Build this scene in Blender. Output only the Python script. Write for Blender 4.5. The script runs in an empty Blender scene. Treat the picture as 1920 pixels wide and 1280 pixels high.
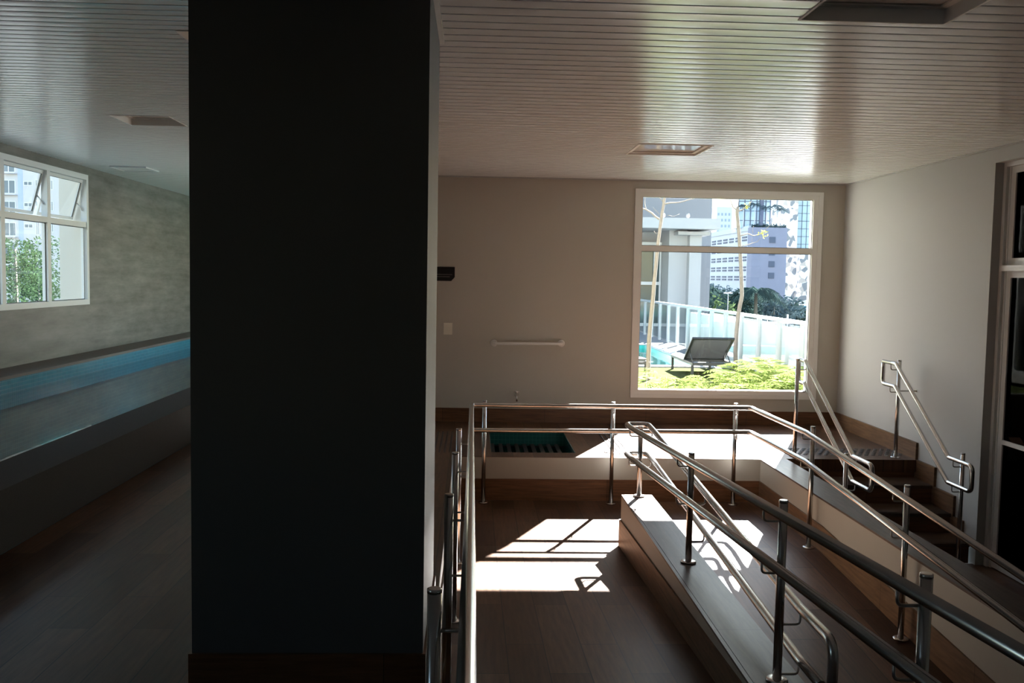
import bpy, math, random
from mathutils import Vector, Matrix
random.seed(7)
C = bpy.context.scene.collection
R = random.random

# ---------------------------------------------------------------- camera frame
EYE = Vector((0.0, 0.0, 1.7042))
YAW, PITCH, ROLL, FPX = .0416, .0684, -.0177, 1764.4
_cy, _sy = math.cos(YAW), math.sin(YAW)
FWD = Vector((_sy*math.cos(PITCH), _cy*math.cos(PITCH), -math.sin(PITCH)))
_r = Vector((_cy, -_sy, 0)); _d = FWD.cross(_r)
RGT = math.cos(ROLL)*_r + math.sin(ROLL)*_d
DWN = -math.sin(ROLL)*_r + math.cos(ROLL)*_d

def pix(px, py, Y):
    "point of the photograph at distance Y along the room"
    d = RGT*((px-960)/FPX) + DWN*((py-640)/FPX) + FWD
    return EYE + d*(Y/d.y)

# ---------------------------------------------------------------- materials
def _mat(name):
    m = bpy.data.materials.new(name); m.use_nodes = True
    nt = m.node_tree
    b = nt.nodes['Principled BSDF']
    return m, nt, b

def plain(name, col, rough=.5, metal=0., spec=.5, noise=0., nscale=8., bump=0., bscale=60.):
    m, nt, b = _mat(name)
    b.inputs['Base Color'].default_value = (*col, 1)
    b.inputs['Roughness'].default_value = rough
    b.inputs['Metallic'].default_value = metal
    b.inputs['Specular IOR Level'].default_value = spec
    if noise or bump:
        tc = nt.nodes.new('ShaderNodeNewGeometry')
    if noise:
        n = nt.nodes.new('ShaderNodeTexNoise'); n.inputs['Scale'].default_value = nscale
        n.inputs['Detail'].default_value = 6
        nt.links.new(tc.outputs['Position'], n.inputs['Vector'])
        mx = nt.nodes.new('ShaderNodeMix'); mx.data_type = 'RGBA'
        mx.inputs[6].default_value = (*[c*(1-noise) for c in col], 1)
        mx.inputs[7].default_value = (*[min(1, c*(1+noise)) for c in col], 1)
        nt.links.new(n.outputs['Fac'], mx.inputs[0])
        nt.links.new(mx.outputs[2], b.inputs['Base Color'])
    if bump:
        n2 = nt.nodes.new('ShaderNodeTexNoise'); n2.inputs['Scale'].default_value = bscale
        nt.links.new(tc.outputs['Position'], n2.inputs['Vector'])
        bp = nt.nodes.new('ShaderNodeBump'); bp.inputs['Strength'].default_value = bump
        bp.inputs['Distance'].default_value = .002
        nt.links.new(n2.outputs['Fac'], bp.inputs['Height'])
        nt.links.new(bp.outputs['Normal'], b.inputs['Normal'])
    return m

def planks(name, u, v, w=1.2, h=.2, c1=(.050, .022, .0105), c2=(.118, .062, .035), rough=.36, mortar=.0034, grain=.5, off=.0, spec=.17, mcol=(.020, .013, .009)):
    "wood-look porcelain planks running along world axis u, rows stacked along v"
    m, nt, b = _mat(name)
    L = nt.links.new
    g = nt.nodes.new('ShaderNodeNewGeometry')
    s = nt.nodes.new('ShaderNodeSeparateXYZ'); L(g.outputs['Position'], s.inputs[0])
    c = nt.nodes.new('ShaderNodeCombineXYZ')
    L(s.outputs['XYZ'.index(u.upper())], c.inputs[0]); L(s.outputs['XYZ'.index(v.upper())], c.inputs[1])
    ad = nt.nodes.new('ShaderNodeVectorMath'); ad.operation = 'ADD'; ad.inputs[1].default_value = (20.3, 20.0+off, 0)
    L(c.outputs[0], ad.inputs[0])
    br = nt.nodes.new('ShaderNodeTexBrick')
    br.offset = .37; br.offset_frequency = 2
    br.inputs['Scale'].default_value = 1
    br.inputs['Brick Width'].default_value = w; br.inputs['Row Height'].default_value = h
    br.inputs['Mortar Size'].default_value = mortar; br.inputs['Mortar Smooth'].default_value = .1
    br.inputs['Color1'].default_value = (*c1, 1); br.inputs['Color2'].default_value = (*c2, 1)
    br.inputs['Mortar'].default_value = (*mcol, 1)
    L(ad.outputs[0], br.inputs['Vector'])
    sc = nt.nodes.new('ShaderNodeVectorMath'); sc.operation = 'MULTIPLY'; sc.inputs[1].default_value = (2.2, 26, 26)
    L(c.outputs[0], sc.inputs[0])
    n = nt.nodes.new('ShaderNodeTexNoise'); n.inputs['Scale'].default_value = 1.6; n.inputs['Detail'].default_value = 8
    n.inputs['Roughness'].default_value = .62
    L(sc.outputs[0], n.inputs['Vector'])
    mp = nt.nodes.new('ShaderNodeMapRange'); mp.inputs[1].default_value = .25; mp.inputs[2].default_value = .75
    mp.inputs[3].default_value = 1-grain; mp.inputs[4].default_value = 1+grain
    L(n.outputs['Fac'], mp.inputs[0])
    mu = nt.nodes.new('ShaderNodeMix'); mu.data_type = 'RGBA'; mu.blend_type = 'MULTIPLY'; mu.inputs[0].default_value = 1
    L(br.outputs['Color'], mu.inputs[6]); L(mp.outputs[0], mu.inputs[7])
    L(mu.outputs[2], b.inputs['Base Color'])
    b.inputs['Roughness'].default_value = rough; b.inputs['Specular IOR Level'].default_value = spec
    bp = nt.nodes.new('ShaderNodeBump'); bp.inputs['Strength'].default_value = .25; bp.inputs['Distance'].default_value = .002
    L(n.outputs['Fac'], bp.inputs['Height']); L(bp.outputs['Normal'], b.inputs['Normal'])
    return m

def mosaic(name, u, v, c1, c2, mort, size=.05, rough=.12):
    m, nt, b = _mat(name); L = nt.links.new
    g = nt.nodes.new('ShaderNodeNewGeometry'); s = nt.nodes.new('ShaderNodeSeparateXYZ'); L(g.outputs['Position'], s.inputs[0])
    c = nt.nodes.new('ShaderNodeCombineXYZ')
    L(s.outputs['XYZ'.index(u.upper())], c.inputs[0]); L(s.outputs['XYZ'.index(v.upper())], c.inputs[1])
    br = nt.nodes.new('ShaderNodeTexBrick'); br.offset = 0
    br.inputs['Scale'].default_value = 1; br.inputs['Brick Width'].default_value = size; br.inputs['Row Height'].default_value = size
    br.inputs['Mortar Size'].default_value = size*.045
    br.inputs['Color1'].default_value = (*c1, 1); br.inputs['Color2'].default_value = (*c2, 1); br.inputs['Mortar'].default_value = (*mort, 1)
    L(c.outputs[0], br.inputs['Vector']); L(br.outputs['Color'], b.inputs['Base Color'])
    b.inputs['Roughness'].default_value = rough
    return m

def schlick(nt, f0, normal=None):
    "reflectance of a thin clear surface, the same from either side"
    lw = nt.nodes.new('ShaderNodeLayerWeight'); lw.inputs['Blend'].default_value = .5
    if normal is not None: nt.links.new(normal, lw.inputs['Normal'])
    p = nt.nodes.new('ShaderNodeMath'); p.operation = 'POWER'; p.inputs[1].default_value = 5
    nt.links.new(lw.outputs['Facing'], p.inputs[0])
    r = nt.nodes.new('ShaderNodeMath'); r.operation = 'MULTIPLY_ADD'; r.inputs[1].default_value = 1-f0; r.inputs[2].default_value = f0
    nt.links.new(p.outputs[0], r.inputs[0]); return r

def glass(name, tint=(.97, .975, .98), refl=1.0):
    m, nt, b = _mat(name); nt.nodes.remove(b); L = nt.links.new
    t = nt.nodes.new('ShaderNodeBsdfTransparent'); t.inputs[0].default_value = (*tint, 1)
    g = nt.nodes.new('ShaderNodeBsdfGlossy'); g.inputs['Roughness'].default_value = .01
    f = schlick(nt, .043)
    mu = nt.nodes.new('ShaderNodeMath'); mu.operation = 'MULTIPLY'; mu.inputs[1].default_value = refl; mu.use_clamp = True
    mx = nt.nodes.new('ShaderNodeMixShader')
    L(f.outputs[0], mu.inputs[0]); L(mu.outputs[0], mx.inputs[0]); L(t.outputs[0], mx.inputs[1]); L(g.outputs[0], mx.inputs[2])
    L(mx.outputs[0], nt.nodes['Material Output'].inputs['Surface'])
    return m

def water_mat(name, tint, bump=.04):
    m, nt, b = _mat(name); nt.nodes.remove(b); L = nt.links.new
    t = nt.nodes.new('ShaderNodeBsdfTransparent'); t.inputs[0].default_value = (*tint, 1)
    g = nt.nodes.new('ShaderNodeBsdfGlossy'); g.inputs['Roughness'].default_value = .02
    geo = nt.nodes.new('ShaderNodeNewGeometry')
    n = nt.nodes.new('ShaderNodeTexNoise'); n.inputs['Scale'].default_value = 1.6; n.inputs['Detail'].default_value = 2
    L(geo.outputs['Position'], n.inputs['Vector'])
    bp = nt.nodes.new('ShaderNodeBump'); bp.inputs['Strength'].default_value = bump; bp.inputs['Distance'].default_value = .05
    L(n.outputs['Fac'], bp.inputs['Height']); L(bp.outputs['Normal'], g.inputs['Normal']); f = schlick(nt, .02, bp.outputs['Normal'])
    mx = nt.nodes.new('ShaderNodeMixShader')
    L(f.outputs[0], mx.inputs[0]); L(t.outputs[0], mx.inputs[1]); L(g.outputs[0], mx.inputs[2])
    L(mx.outputs[0], nt.nodes['Material Output'].inputs['Surface'])
    return m

def leafy(name, col, trans=.5, var=.35):
    m, nt, b = _mat(name); L = nt.links.new
    nt.nodes.remove(b)
    d = nt.nodes.new('ShaderNodeBsdfDiffuse'); t = nt.nodes.new('ShaderNodeBsdfTranslucent')
    geo = nt.nodes.new('ShaderNodeNewGeometry')
    n = nt.nodes.new('ShaderNodeTexNoise'); n.inputs['Scale'].default_value = 3.
    L(geo.outputs['Position'], n.inputs['Vector'])
    mx = nt.nodes.new('ShaderNodeMix'); mx.data_type = 'RGBA'
    mx.inputs[6].default_value = (*[c*(1-var) for c in col], 1); mx.inputs[7].default_value = (*[min(1, c*(1+var)) for c in col], 1)
    L(n.outputs['Fac'], mx.inputs[0]); L(mx.outputs[2], d.inputs[0]); L(mx.outputs[2], t.inputs[0])
    ms = nt.nodes.new('ShaderNodeMixShader'); ms.inputs[0].default_value = trans
    L(d.outputs[0], ms.inputs[1]); L(t.outputs[0], ms.inputs[2])
    L(ms.outputs[0], nt.nodes['Material Output'].inputs['Surface'])
    return m

def concrete(name):
    m, nt, b = _mat(name); L = nt.links.new
    geo = nt.nodes.new('ShaderNodeNewGeometry')
    def noise(scale, mul, det=6):
        v = nt.nodes.new('ShaderNodeVectorMath'); v.operation = 'MULTIPLY'; v.inputs[1].default_value = mul
        L(geo.outputs['Position'], v.inputs[0])
        n = nt.nodes.new('ShaderNodeTexNoise'); n.inputs['Scale'].default_value = scale; n.inputs['Detail'].default_value = det
        n.inputs['Roughness'].default_value = .65
        L(v.outputs[0], n.inputs['Vector']); return n
    a = noise(1.5, (1, .30, 4.2), 8); c = noise(3.6, (1, .42, 1.7), 8)
    s = nt.nodes.new('ShaderNodeMath'); s.operation = 'ADD'; L(a.outputs['Fac'], s.inputs[0]); L(c.outputs['Fac'], s.inputs[1])
    r = nt.nodes.new('ShaderNodeValToRGB')
    r.color_ramp.elements[0].position = .36; r.color_ramp.elements[0].color = (.084, .076, .058, 1)
    r.color_ramp.elements[1].position = .64; r.color_ramp.elements[1].color = (.205, .195, .165, 1)
    h = nt.nodes.new('ShaderNodeMath'); h.operation = 'MULTIPLY'; h.inputs[1].default_value = .5
    L(s.outputs[0], h.inputs[0]); L(h.outputs[0], r.inputs[0]); L(r.outputs[0], b.inputs['Base Color'])
    b.inputs['Roughness'].default_value = .6
    bp = nt.nodes.new('ShaderNodeBump'); bp.inputs['Strength'].default_value = .3; bp.inputs['Distance'].default_value = .004
    L(c.outputs['Fac'], bp.inputs['Height']); L(bp.outputs['Normal'], b.inputs['Normal'])
    return m

M = {}
M['paint'] = plain('beige wall paint', (.46, .432, .375), .72, noise=.03, nscale=1.5, bump=.08, bscale=220)
M['paint_pale'] = plain('pale grey wall paint', (.395, .40, .395), .7, bump=.08, bscale=220)
M['grey_wall_dim'] = plain('taupe end wall paint', (.26, .25, .235), .8)
M['paint_white'] = plain('white wall paint', (.80, .80, .78), .7)
M['cream'] = plain('cream curb paint', (.375, .345, .295), .6, noise=.04, nscale=3)
M['grey_paint'] = plain('column grey paint', (.095, .095, .094), .6, spec=.3)
M['white_alu'] = plain('white powder coated aluminium', (.74, .74, .72), .38)
M['grey_alu'] = plain('grey aluminium', (.55, .56, .56), .4)
M['slat'] = plain('satin white ceiling slats', (.80, .815, .83), .2, spec=.8)
M['dark_gap'] = plain('dark ceiling void', (.03, .03, .03), .9)
M['floor_y'] = planks('wood porcelain floor along the room', 'y', 'x')
M['wood_x'] = planks('wood porcelain skirting across', 'x', 'z', h=.9, c1=(.115, .053, .026), c2=(.145, .070, .035), rough=.42, mortar=.0015)
M['wood_yz'] = planks('wood porcelain skirting along', 'y', 'z', h=.9, c1=(.135, .075, .041), c2=(.17, .10, .057), rough=.4, mortar=.0015)  # same tile as the cross skirting, lightened to carry sun bounce
M['wood_cap'] = planks('wood porcelain cap', 'y', 'x', h=2., c1=(.070, .051, .042), c2=(.088, .066, .055), rough=.34, mortar=.002, off=.5)
M['wood_step'] = planks('wood porcelain step', 'x', 'y', h=3., c1=(.06, .036, .024), c2=(.08, .05, .034), rough=.4, mortar=.0015)
M['steel'] = plain('brushed stainless steel', (.60, .60, .60), .24, metal=1)
M['steel_dark'] = plain('stainless rod', (.42, .40, .38), .3, metal=1)
M['chrome'] = plain('chrome', (.85, .85, .85), .08, metal=1)
M['concrete'] = concrete('board marked concrete')
M['granite'] = plain('grey brown granite coping', (.060, .055, .050), .75, spec=.1, noise=.45, nscale=140)
M['granite_brown'] = plain('brown granite coping', (.105, .080, .066), .6, spec=.25, noise=.35, nscale=120)
M['tile_yz'] = mosaic('blue green mosaic wall', 'y', 'z', (.009, .13, .20), (.016, .17, .245), (.15, .29, .34))
M['tile_xy'] = mosaic('blue green mosaic floor', 'x', 'y', (.03, .24, .25), (.045, .30, .30), (.2, .4, .4))
M['foot_x'] = mosaic('dark green mosaic', 'x', 'z', (.006, .055, .05), (.009, .066, .06), (.04, .12, .11), .042)
M['foot_y'] = mosaic('dark green mosaic side', 'y', 'z', (.006, .055, .05), (.009, .066, .06), (.04, .12, .11), .042)
M['water'] = water_mat('pool water', (.20, .64, .70), .012)
M['glass'] = glass('clear window glass')
M['glass_dark'] = glass('dark door glass', (.03, .032, .032), .06)
M['glass_fence'] = glass('fence glass', (.93, .97, .965))
M['black'] = plain('black plastic', (.012, .012, .013), .35)
M['switch'] = plain('ivory switch plate', (.72, .69, .58), .4)
M['sign'] = plain('dark sign board', (.010, .010, .011), .6, spec=.2)
M['sign_text'] = plain('dim grey sign lettering', (.10, .095, .09), .5)
M['tactile'] = plain('steel tactile studs', (.045, .043, .042), .5)
M['strip'] = plain('dark grey anti slip strip', (.055, .052, .05), .8)
M['diffuser'] = plain('glossy light diffuser', (.78, .77, .74), .04, spec=.8)
M['lawn'] = plain('lawn', (.062, .072, .032), .9, spec=0., noise=.4, nscale=9)
M['paving'] = plain('pale paving', (.17, .165, .16), .8, spec=.1, noise=.06, nscale=5)
M['white_wall'] = plain('white exterior render', (.40, .40, .405), .8)
M['grey_wall'] = plain('grey exterior render', (.24, .245, .265), .8)
M['white_paint'] = plain('white painted metal', (.36, .385, .40), .4)
M['ext_glass'] = plain('dark building glass', (.07, .10, .10), .08)
M['bark'] = plain('pale bark', (.185, .16, .128), .85, noise=.25, nscale=22)
M['charcoal'] = plain('charcoal metal', (.03, .033, .036), .4)
M['sling'] = plain('grey sling fabric', (.15, .155, .19), .8, spec=.1, noise=.2, nscale=200)
M['fern'] = leafy('fern green', (.165, .215, .065), .5, .6)
M['leaf_yellow'] = leafy('yellow green leaf', (.30, .31, .05), .5)
M['leaf'] = leafy('tree green', (.030, .052, .048), .15)  # green shifted towards blue to stand in for distance haze
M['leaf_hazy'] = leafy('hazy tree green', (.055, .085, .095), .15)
M['leaf_light'] = leafy('light tree green', (.085, .13, .06), .25)  # lighter green than the other far trees
M['leaf_mid'] = leafy('mid green leaves', (.045, .085, .04), .3, .7)
M['apt_frame'] = plain('apartment window frame', (.75, .76, .77), .6)
M['pool_out'] = mosaic('outdoor pool mosaic', 'x', 'y', (.015, .30, .29), (.025, .36, .34), (.2, .48, .46), .1)
M['hazy_white'] = plain('hazy white render', (.52, .54, .61), .9)  # aerial haze is mixed into the far building colours as a bluish tint
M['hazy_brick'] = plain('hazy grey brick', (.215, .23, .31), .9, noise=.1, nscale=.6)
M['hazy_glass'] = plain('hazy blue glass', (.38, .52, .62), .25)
M['slot'] = plain('dark slot', (.07, .09, .14), .7)
M['apt'] = plain('apartment pale render', (.62, .61, .62), .9)
M['apt_blue'] = plain('apartment recess shade blue', (.47, .55, .68), .9)  # bluish shade of the facade recess put into the colour
M['apt_glass'] = plain('apartment window glass', (.16, .20, .23), .3, spec=.3)
M['far_white'] = plain('far tower white', (.48, .52, .57), .9)  # bluish haze tint included in the wall colour
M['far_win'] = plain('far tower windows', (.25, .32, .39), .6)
M['earth'] = plain('city ground', (.030, .042, .048), .9, noise=.3, nscale=.2)
M['pier'] = plain('cream pier render', (.74, .69, .60), .8)

def ornate(name):
    m, nt, b = _mat(name); L = nt.links.new
    geo = nt.nodes.new('ShaderNodeNewGeometry')
    vo = nt.nodes.new('ShaderNodeTexVoronoi'); vo.inputs['Scale'].default_value = .75
    L(geo.outputs['Position'], vo.inputs['Vector'])
    r = nt.nodes.new('ShaderNodeValToRGB'); r.color_ramp.interpolation = 'CONSTANT'
    e = r.color_ramp.elements; e[0].position = 0; e[0].color = (.16, .175, .19, 1); e[1].position = .22; e[1].color = (.58, .58, .58, 1)
    x = e.new(.55); x.color = (.36, .33, .30, 1); x = e.new(.68); x.color = (.64, .65, .67, 1)
    sp = nt.nodes.new('ShaderNodeSeparateColor'); L(vo.outputs['Color'], sp.inputs[0]); L(sp.outputs[0], r.inputs[0])
    L(r.outputs[0], b.inputs['Base Color']); b.inputs['Roughness'].default_value = .8
    return m
M['parapet'] = plain('white parapet', (.66, .665, .67), .8)
M['ornate'] = ornate('ornate tower cladding')

# ---------------------------------------------------------------- mesh builder
class MB:
    def __init__(self): self.v = []; self.f = []; self.s = []
    def face(self, pts, smooth=False):
        b = len(self.v); self.v += [tuple(p) for p in pts]
        self.f.append(tuple(range(b, b+len(pts)))); self.s.append(smooth); return self
    def box(self, x0, x1, y0, y1, z0, z1):
        b = len(self.v)
        self.v += [(x0,y0,z0),(x1,y0,z0),(x1,y1,z0),(x0,y1,z0),(x0,y0,z1),(x1,y0,z1),(x1,y1,z1),(x0,y1,z1)]
        for q in ((0,3,2,1),(4,5,6,7),(0,1,5,4),(1,2,6,5),(2,3,7,6),(3,0,4,7)):
            self.f.append(tuple(b+i for i in q)); self.s.append(False)
        return self
    def obox(self, c, ax, ay, az):
        "oriented box: centre and three half-axis vectors"
        c, ax, ay, az = map(Vector, (c, ax, ay, az)); b = len(self.v)
        for k in (-1, 1):
            for i, j in ((-1,-1),(1,-1),(1,1),(-1,1)):
                self.v.append(tuple(c+ax*i+ay*j+az*k))
        for q in ((0,3,2,1),(4,5,6,7),(0,1,5,4),(1,2,6,5),(2,3,7,6),(3,0,4,7)):
            self.f.append(tuple(b+i for i in q)); self.s.append(False)
        return self
    def prism(self, poly, axis, lo, hi):
        "polygon in the other two axes (kept in xyz order), extruded along axis"
        i = 'xyz'.index(axis); b = len(self.v); n = len(poly)
        for t in (lo, hi):
            for p in poly:
                q = list(p); q.insert(i, t); self.v.append(tuple(q))
        self.f.append(tuple(b+k for k in range(n))[::-1]); self.s.append(False)
        self.f.append(tuple(b+n+k for k in range(n))); self.s.append(False)
        for k in range(n):
            k2 = (k+1) % n
            self.f.append((b+k, b+k2, b+n+k2, b+n+k)); self.s.append(False)
        return self
    def tube(self, path, r, n=14, taper=None, cap=True):
        P = [Vector(p) for p in path]; b0 = len(self.v); m = len(P)
        T = []
        for i in range(m):
            a = P[i]-P[i-1] if i > 0 else P[1]-P[0]
            c = P[i+1]-P[i] if i < m-1 else P[-1]-P[-2]
            T.append((a.normalized()+c.normalized()).normalized())
        up = Vector((0,0,1)) if abs(T[0].z) < .9 else Vector((1,0,0))
        N = (up - T[0]*up.dot(T[0])).normalized()
        for i in range(m):
            if i: N = (N - T[i]*N.dot(T[i])).normalized()
            B = T[i].cross(N)
            rr = r if taper is None else r*(1+(taper-1)*i/(m-1))
            if isinstance(r, (list, tuple)): rr = r[i]
            for k in range(n):
                a = 2*math.pi*k/n
                self.v.append(tuple(P[i]+N*(math.cos(a)*rr)+B*(math.sin(a)*rr)))
        for i in range(m-1):
            for k in range(n):
                k2 = (k+1) % n
                self.f.append((b0+i*n+k, b0+i*n+k2, b0+(i+1)*n+k2, b0+(i+1)*n+k)); self.s.append(True)
        if cap:
            self.f.append(tuple(b0+k for k in range(n))[::-1]); self.s.append(False)
            self.f.append(tuple(b0+(m-1)*n+k for k in range(n))); self.s.append(False)
        return self
    def lathe(self, c, prof, n=20, axis='z'):
        b0 = len(self.v); c = Vector(c)
        for r, h in prof:
            for k in range(n):
                a = 2*math.pi*k/n; x, y = r*math.cos(a), r*math.sin(a)
                p = {'z': (x,y,h), 'y': (x,h,y), 'x': (h,x,y)}[axis]
                self.v.append(tuple(c+Vector(p)))
        for i in range(len(prof)-1):
            for k in range(n):
                k2 = (k+1) % n
                self.f.append((b0+i*n+k, b0+i*n+k2, b0+(i+1)*n+k2, b0+(i+1)*n+k)); self.s.append(abs(prof[i][1]-prof[i+1][1])>1e-6 and prof[i][0]>1e-6)
        self.f.append(tuple(b0+k for k in range(n))[::-1]); self.s.append(False)
        self.f.append(tuple(b0+(len(prof)-1)*n+k for k in range(n))); self.s.append(False)
        return self
    def build(self, name, mat, parent=None, label=None, fixn=True):
        me = bpy.data.meshes.new(name)
        off = Vector((0,0,0))
        if parent is not None:
            p = parent
            while p is not None: off += p.location; p = p.parent
        me.from_pydata([tuple(Vector(v)-off) for v in self.v], [], self.f)
        me.update()
        for p, s in zip(me.polygons, self.s): p.use_smooth = s
        if fixn:
            import bmesh
            bm = bmesh.new(); bm.from_mesh(me); bmesh.ops.recalc_face_normals(bm, faces=bm.faces); bm.to_mesh(me); bm.free()
        me.materials.append(M[mat] if isinstance(mat, str) else mat)
        o = bpy.data.objects.new(name, me); C.objects.link(o)
        if parent is not None: o.parent = parent
        if label: o['label'] = label
        return o

def tag(o, label, cat, group=None, kind=None):
    o['label'] = label; o['category'] = cat
    if group: o['group'] = group
    if kind: o['kind'] = kind
    return o
def thing(name, loc, label, cat, group=None, kind=None):
    o = bpy.data.objects.new(name, None); o.location = loc; o.empty_display_size = .1
    C.objects.link(o); return tag(o, label, cat, group, kind)
def struct(o): o['kind'] = 'structure'; return o
def copy_tree(o, parent=None):
    c = o.copy(); C.objects.link(c)
    if parent is not None: c.parent = parent
    for ch in list(o.children): copy_tree(ch, c)
    return c

def fillet(path, r, n=5):
    P = [Vector(p) for p in path]; out = [P[0]]
    for i in range(1, len(P)-1):
        a, b, c = P[i-1], P[i], P[i+1]
        u = (a-b); w = (c-b); lu, lw = u.length, w.length; u.normalize(); w.normalize()
        ang = u.angle(w)
        if ang > math.radians(178.5): out.append(b); continue
        rr = r if ang < math.radians(150) else r*.6
        t = min(rr/math.tan(ang/2), lu*.48, lw*.48)
        p0, p1 = b+u*t, b+w*t
        for k in range(n+1):
            s = k/n
            out.append(p0*(1-s)**2 + b*(2*s*(1-s)) + p1*s*s)
    out.append(P[-1]); return out

# ================================================================ THE SETTING
ZC, ZL = 2.854, 3.306           # ceiling over the ramps, ceiling over the pool
RX, LX, BY, FY, PB = 4.3476, -6.10, 10.98, -3.0, 22.0
LAND, LOW = -.415, -.70
DX = -.168                       # edge of the pool deck at the ramp well
YF = 8.838                       # edge of the upper landing at the ramp well
MX0, MX1 = 1.1946, 1.4359        # middle curb
CX0, CX1 = 2.778, 3.040          # right curb
def zl(y): return LAND if y > 7.3 else LAND + (7.3-y)*.068 if y > 1.2 else 0.
def zr(y): return LAND if y > 7.2 else max(LOW, LAND - (7.2-y)*.0679)
STEPS = [(8.88, 0.), (8.53, -.175), (8.17, -.35), (7.83, -.525)]

HX0, HX1, HY0, HY1 = .19, 1.02, 9.07, 10.28     # foot bath opening
f = MB()
f.box(DX, HX0, YF, BY, -.12, 0).box(HX1, CX1, YF, BY, -.12, 0).box(HX0, HX1, YF, HY0, -.12, 0).box(HX0, HX1, HY1, BY, -.12, 0)
f.box(CX1, RX, STEPS[0][0], BY, -.12, 0)
f.box(-2.79, DX, FY, BY, -.12, 0).box(-2.79, -.65, BY, PB, -.12, 0)
f.box(DX, MX0, FY, 1.2, -.12, 0)
struct(f.build('floor', 'floor_y'))
f = MB(); f.box(DX, CX0, 7.3, YF, LAND-.1, LAND); f.box(MX1, CX0, 7.2, 7.3, LAND-.1, LAND)
struct(f.build('floor_landing', 'floor_y'))
f = MB(); f.prism([(1.2, 0), (7.3, LAND), (7.3, LAND-.1), (1.2, -.1)], 'x', DX, MX0)
struct(f.build('floor_ramp_left', 'floor_y'))
f = MB(); f.prism([(3.0, LOW), (7.2, LAND), (7.2, LAND-.1), (3.0, LOW-.1)], 'x', MX1, CX0)
struct(f.build('floor_ramp_right', 'floor_y'))
f = MB(); f.box(CX1, RX+.6, FY, STEPS[3][0], LOW-.1, LOW); f.box(MX1, CX1, FY, 3.0, LOW-.1, LOW)
struct(f.build('floor_lower', 'floor_y'))

# walls ----------------------------------------------------------
WX0, WX1, WZ0, WZ1 = 1.90, 4.03, .355, 2.715      # back window hole
w = MB(); T = BY+.18
w.box(-.85, WX0, BY, T, -.12, 3.6).box(WX1, RX+.2, BY, T, -.12, 3.6).box(WX0, WX1, BY, T, -.12, WZ0).box(WX0, WX1, BY, T, WZ1, 3.6)
struct(w.build('wall_back', 'paint'))
DY0, DY1, DZ = 3.9, 7.786, 2.727                   # door opening in the right wall
w = MB()
w.box(RX, RX+.2, DY1, BY, LOW-.1, 3.6).box(RX, RX+.2, FY, DY0, LOW-.1, 3.6).box(RX, RX+.2, DY0, DY1, DZ, 3.6)
struct(w.build('wall_right', 'paint_pale'))
LW0, LW1, LZ0, LZ1 = 11.155, 15.15, 1.175, 3.16
w = MB()
NW0, NW1 = -1.2, .0
w.box(LX-.2, LX, FY, NW0, -.12, 3.7).box(LX-.2, LX, NW1, LW0, -.12, 3.7).box(LX-.2, LX, NW0, NW1, -.12, LZ0).box(LX-.2, LX, NW0, NW1, LZ1, 3.7).box(LX-.2, LX, LW1, PB, -.12, 3.7).box(LX-.2, LX, LW0, LW1, -.12, LZ0).box(LX-.2, LX, LW0, LW1, LZ1, 3.7)
struct(w.build('wall_left', 'concrete'))
struct(MB().box(LX-.2, RX+.2, FY-.2, FY, LOW-.1, 3.7).build('wall_front', 'grey_wall_dim'))
EX0, EX1, EZ0, EZ1 = -2.5, -.95, .3, 3.1
struct(MB().box(LX-.2, EX0, PB, PB+.2, -.12, 3.7).box(EX1, -.65, PB, PB+.2, -.12, 3.7).box(EX0, EX1, PB, PB+.2, -.12, EZ0).box(EX0, EX1, PB, PB+.2, EZ1, 3.7).build('wall_pool_end', 'paint_pale'))
SY0, SY1, SZ0, SZ1 = 14.6, 21.4, .15, 3.1
struct(MB().box(-.85, -.65, T, SY0, -.12, 3.7).box(-.85, -.65, SY1, PB, -.12, 3.7).box(-.85, -.65, SY0, SY1, -.12, SZ0).box(-.85, -.65, SY0, SY1, SZ1, 3.7).build('wall_pool_side', 'paint'))
# dropped ceiling edge between the two ceiling heights, in line with the column
struct(MB().box(-.66, -.64, 4.763, BY, ZC-.002, ZL+.05).box(-.66, -.64, FY, 3.7655, ZC-.002, ZL+.05).build('wall_bulkhead', 'paint_pale'))

# column ---------------------------------------------------------
KX0, KX1, KY0, KY1 = -1.1185, -.1859, 3.7655, 4.763
struct(MB().box(KX0, KX1, KY0, KY1, 0, 3.6).build('wall_column', 'grey_paint'))
b = MB(); t = .012
b.box(KX0-t, KX1+t, KY0-t, KY0, 0, .163).box(KX1, KX1+t, KY0, KY1+t, 0, .163).box(KX0-t, KX0, KY0, KY1+t, 0, .163).box(KX0-t, KX1+t, KY1, KY1+t, 0, .163)
struct(b.build('baseboard_column', 'wood_x'))

# walls of the ramp well ------------------------------------------
struct(MB().box(DX, CX0, YF-.002, YF+.06, -.75, -.004).build('wall_landing', 'cream'))
struct(MB().box(DX, CX0, YF-.014, YF, LAND, -.21).build('baseboard_landing', 'wood_x'))
struct(MB().box(DX-.06, DX+.002, 1.2, YF, -.75, -.004).build('wall_ramp_left', 'cream'))
b = MB(); b.prism([(1.25, zl(1.25)), (7.3, LAND), (YF-.012, LAND), (YF-.012, -.21), (7.3, -.21), (4.0, -.03), (1.6, 0.)], 'x', DX, DX+.014)
struct(b.build('baseboard_ramp_left', 'wood_yz'))

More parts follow.
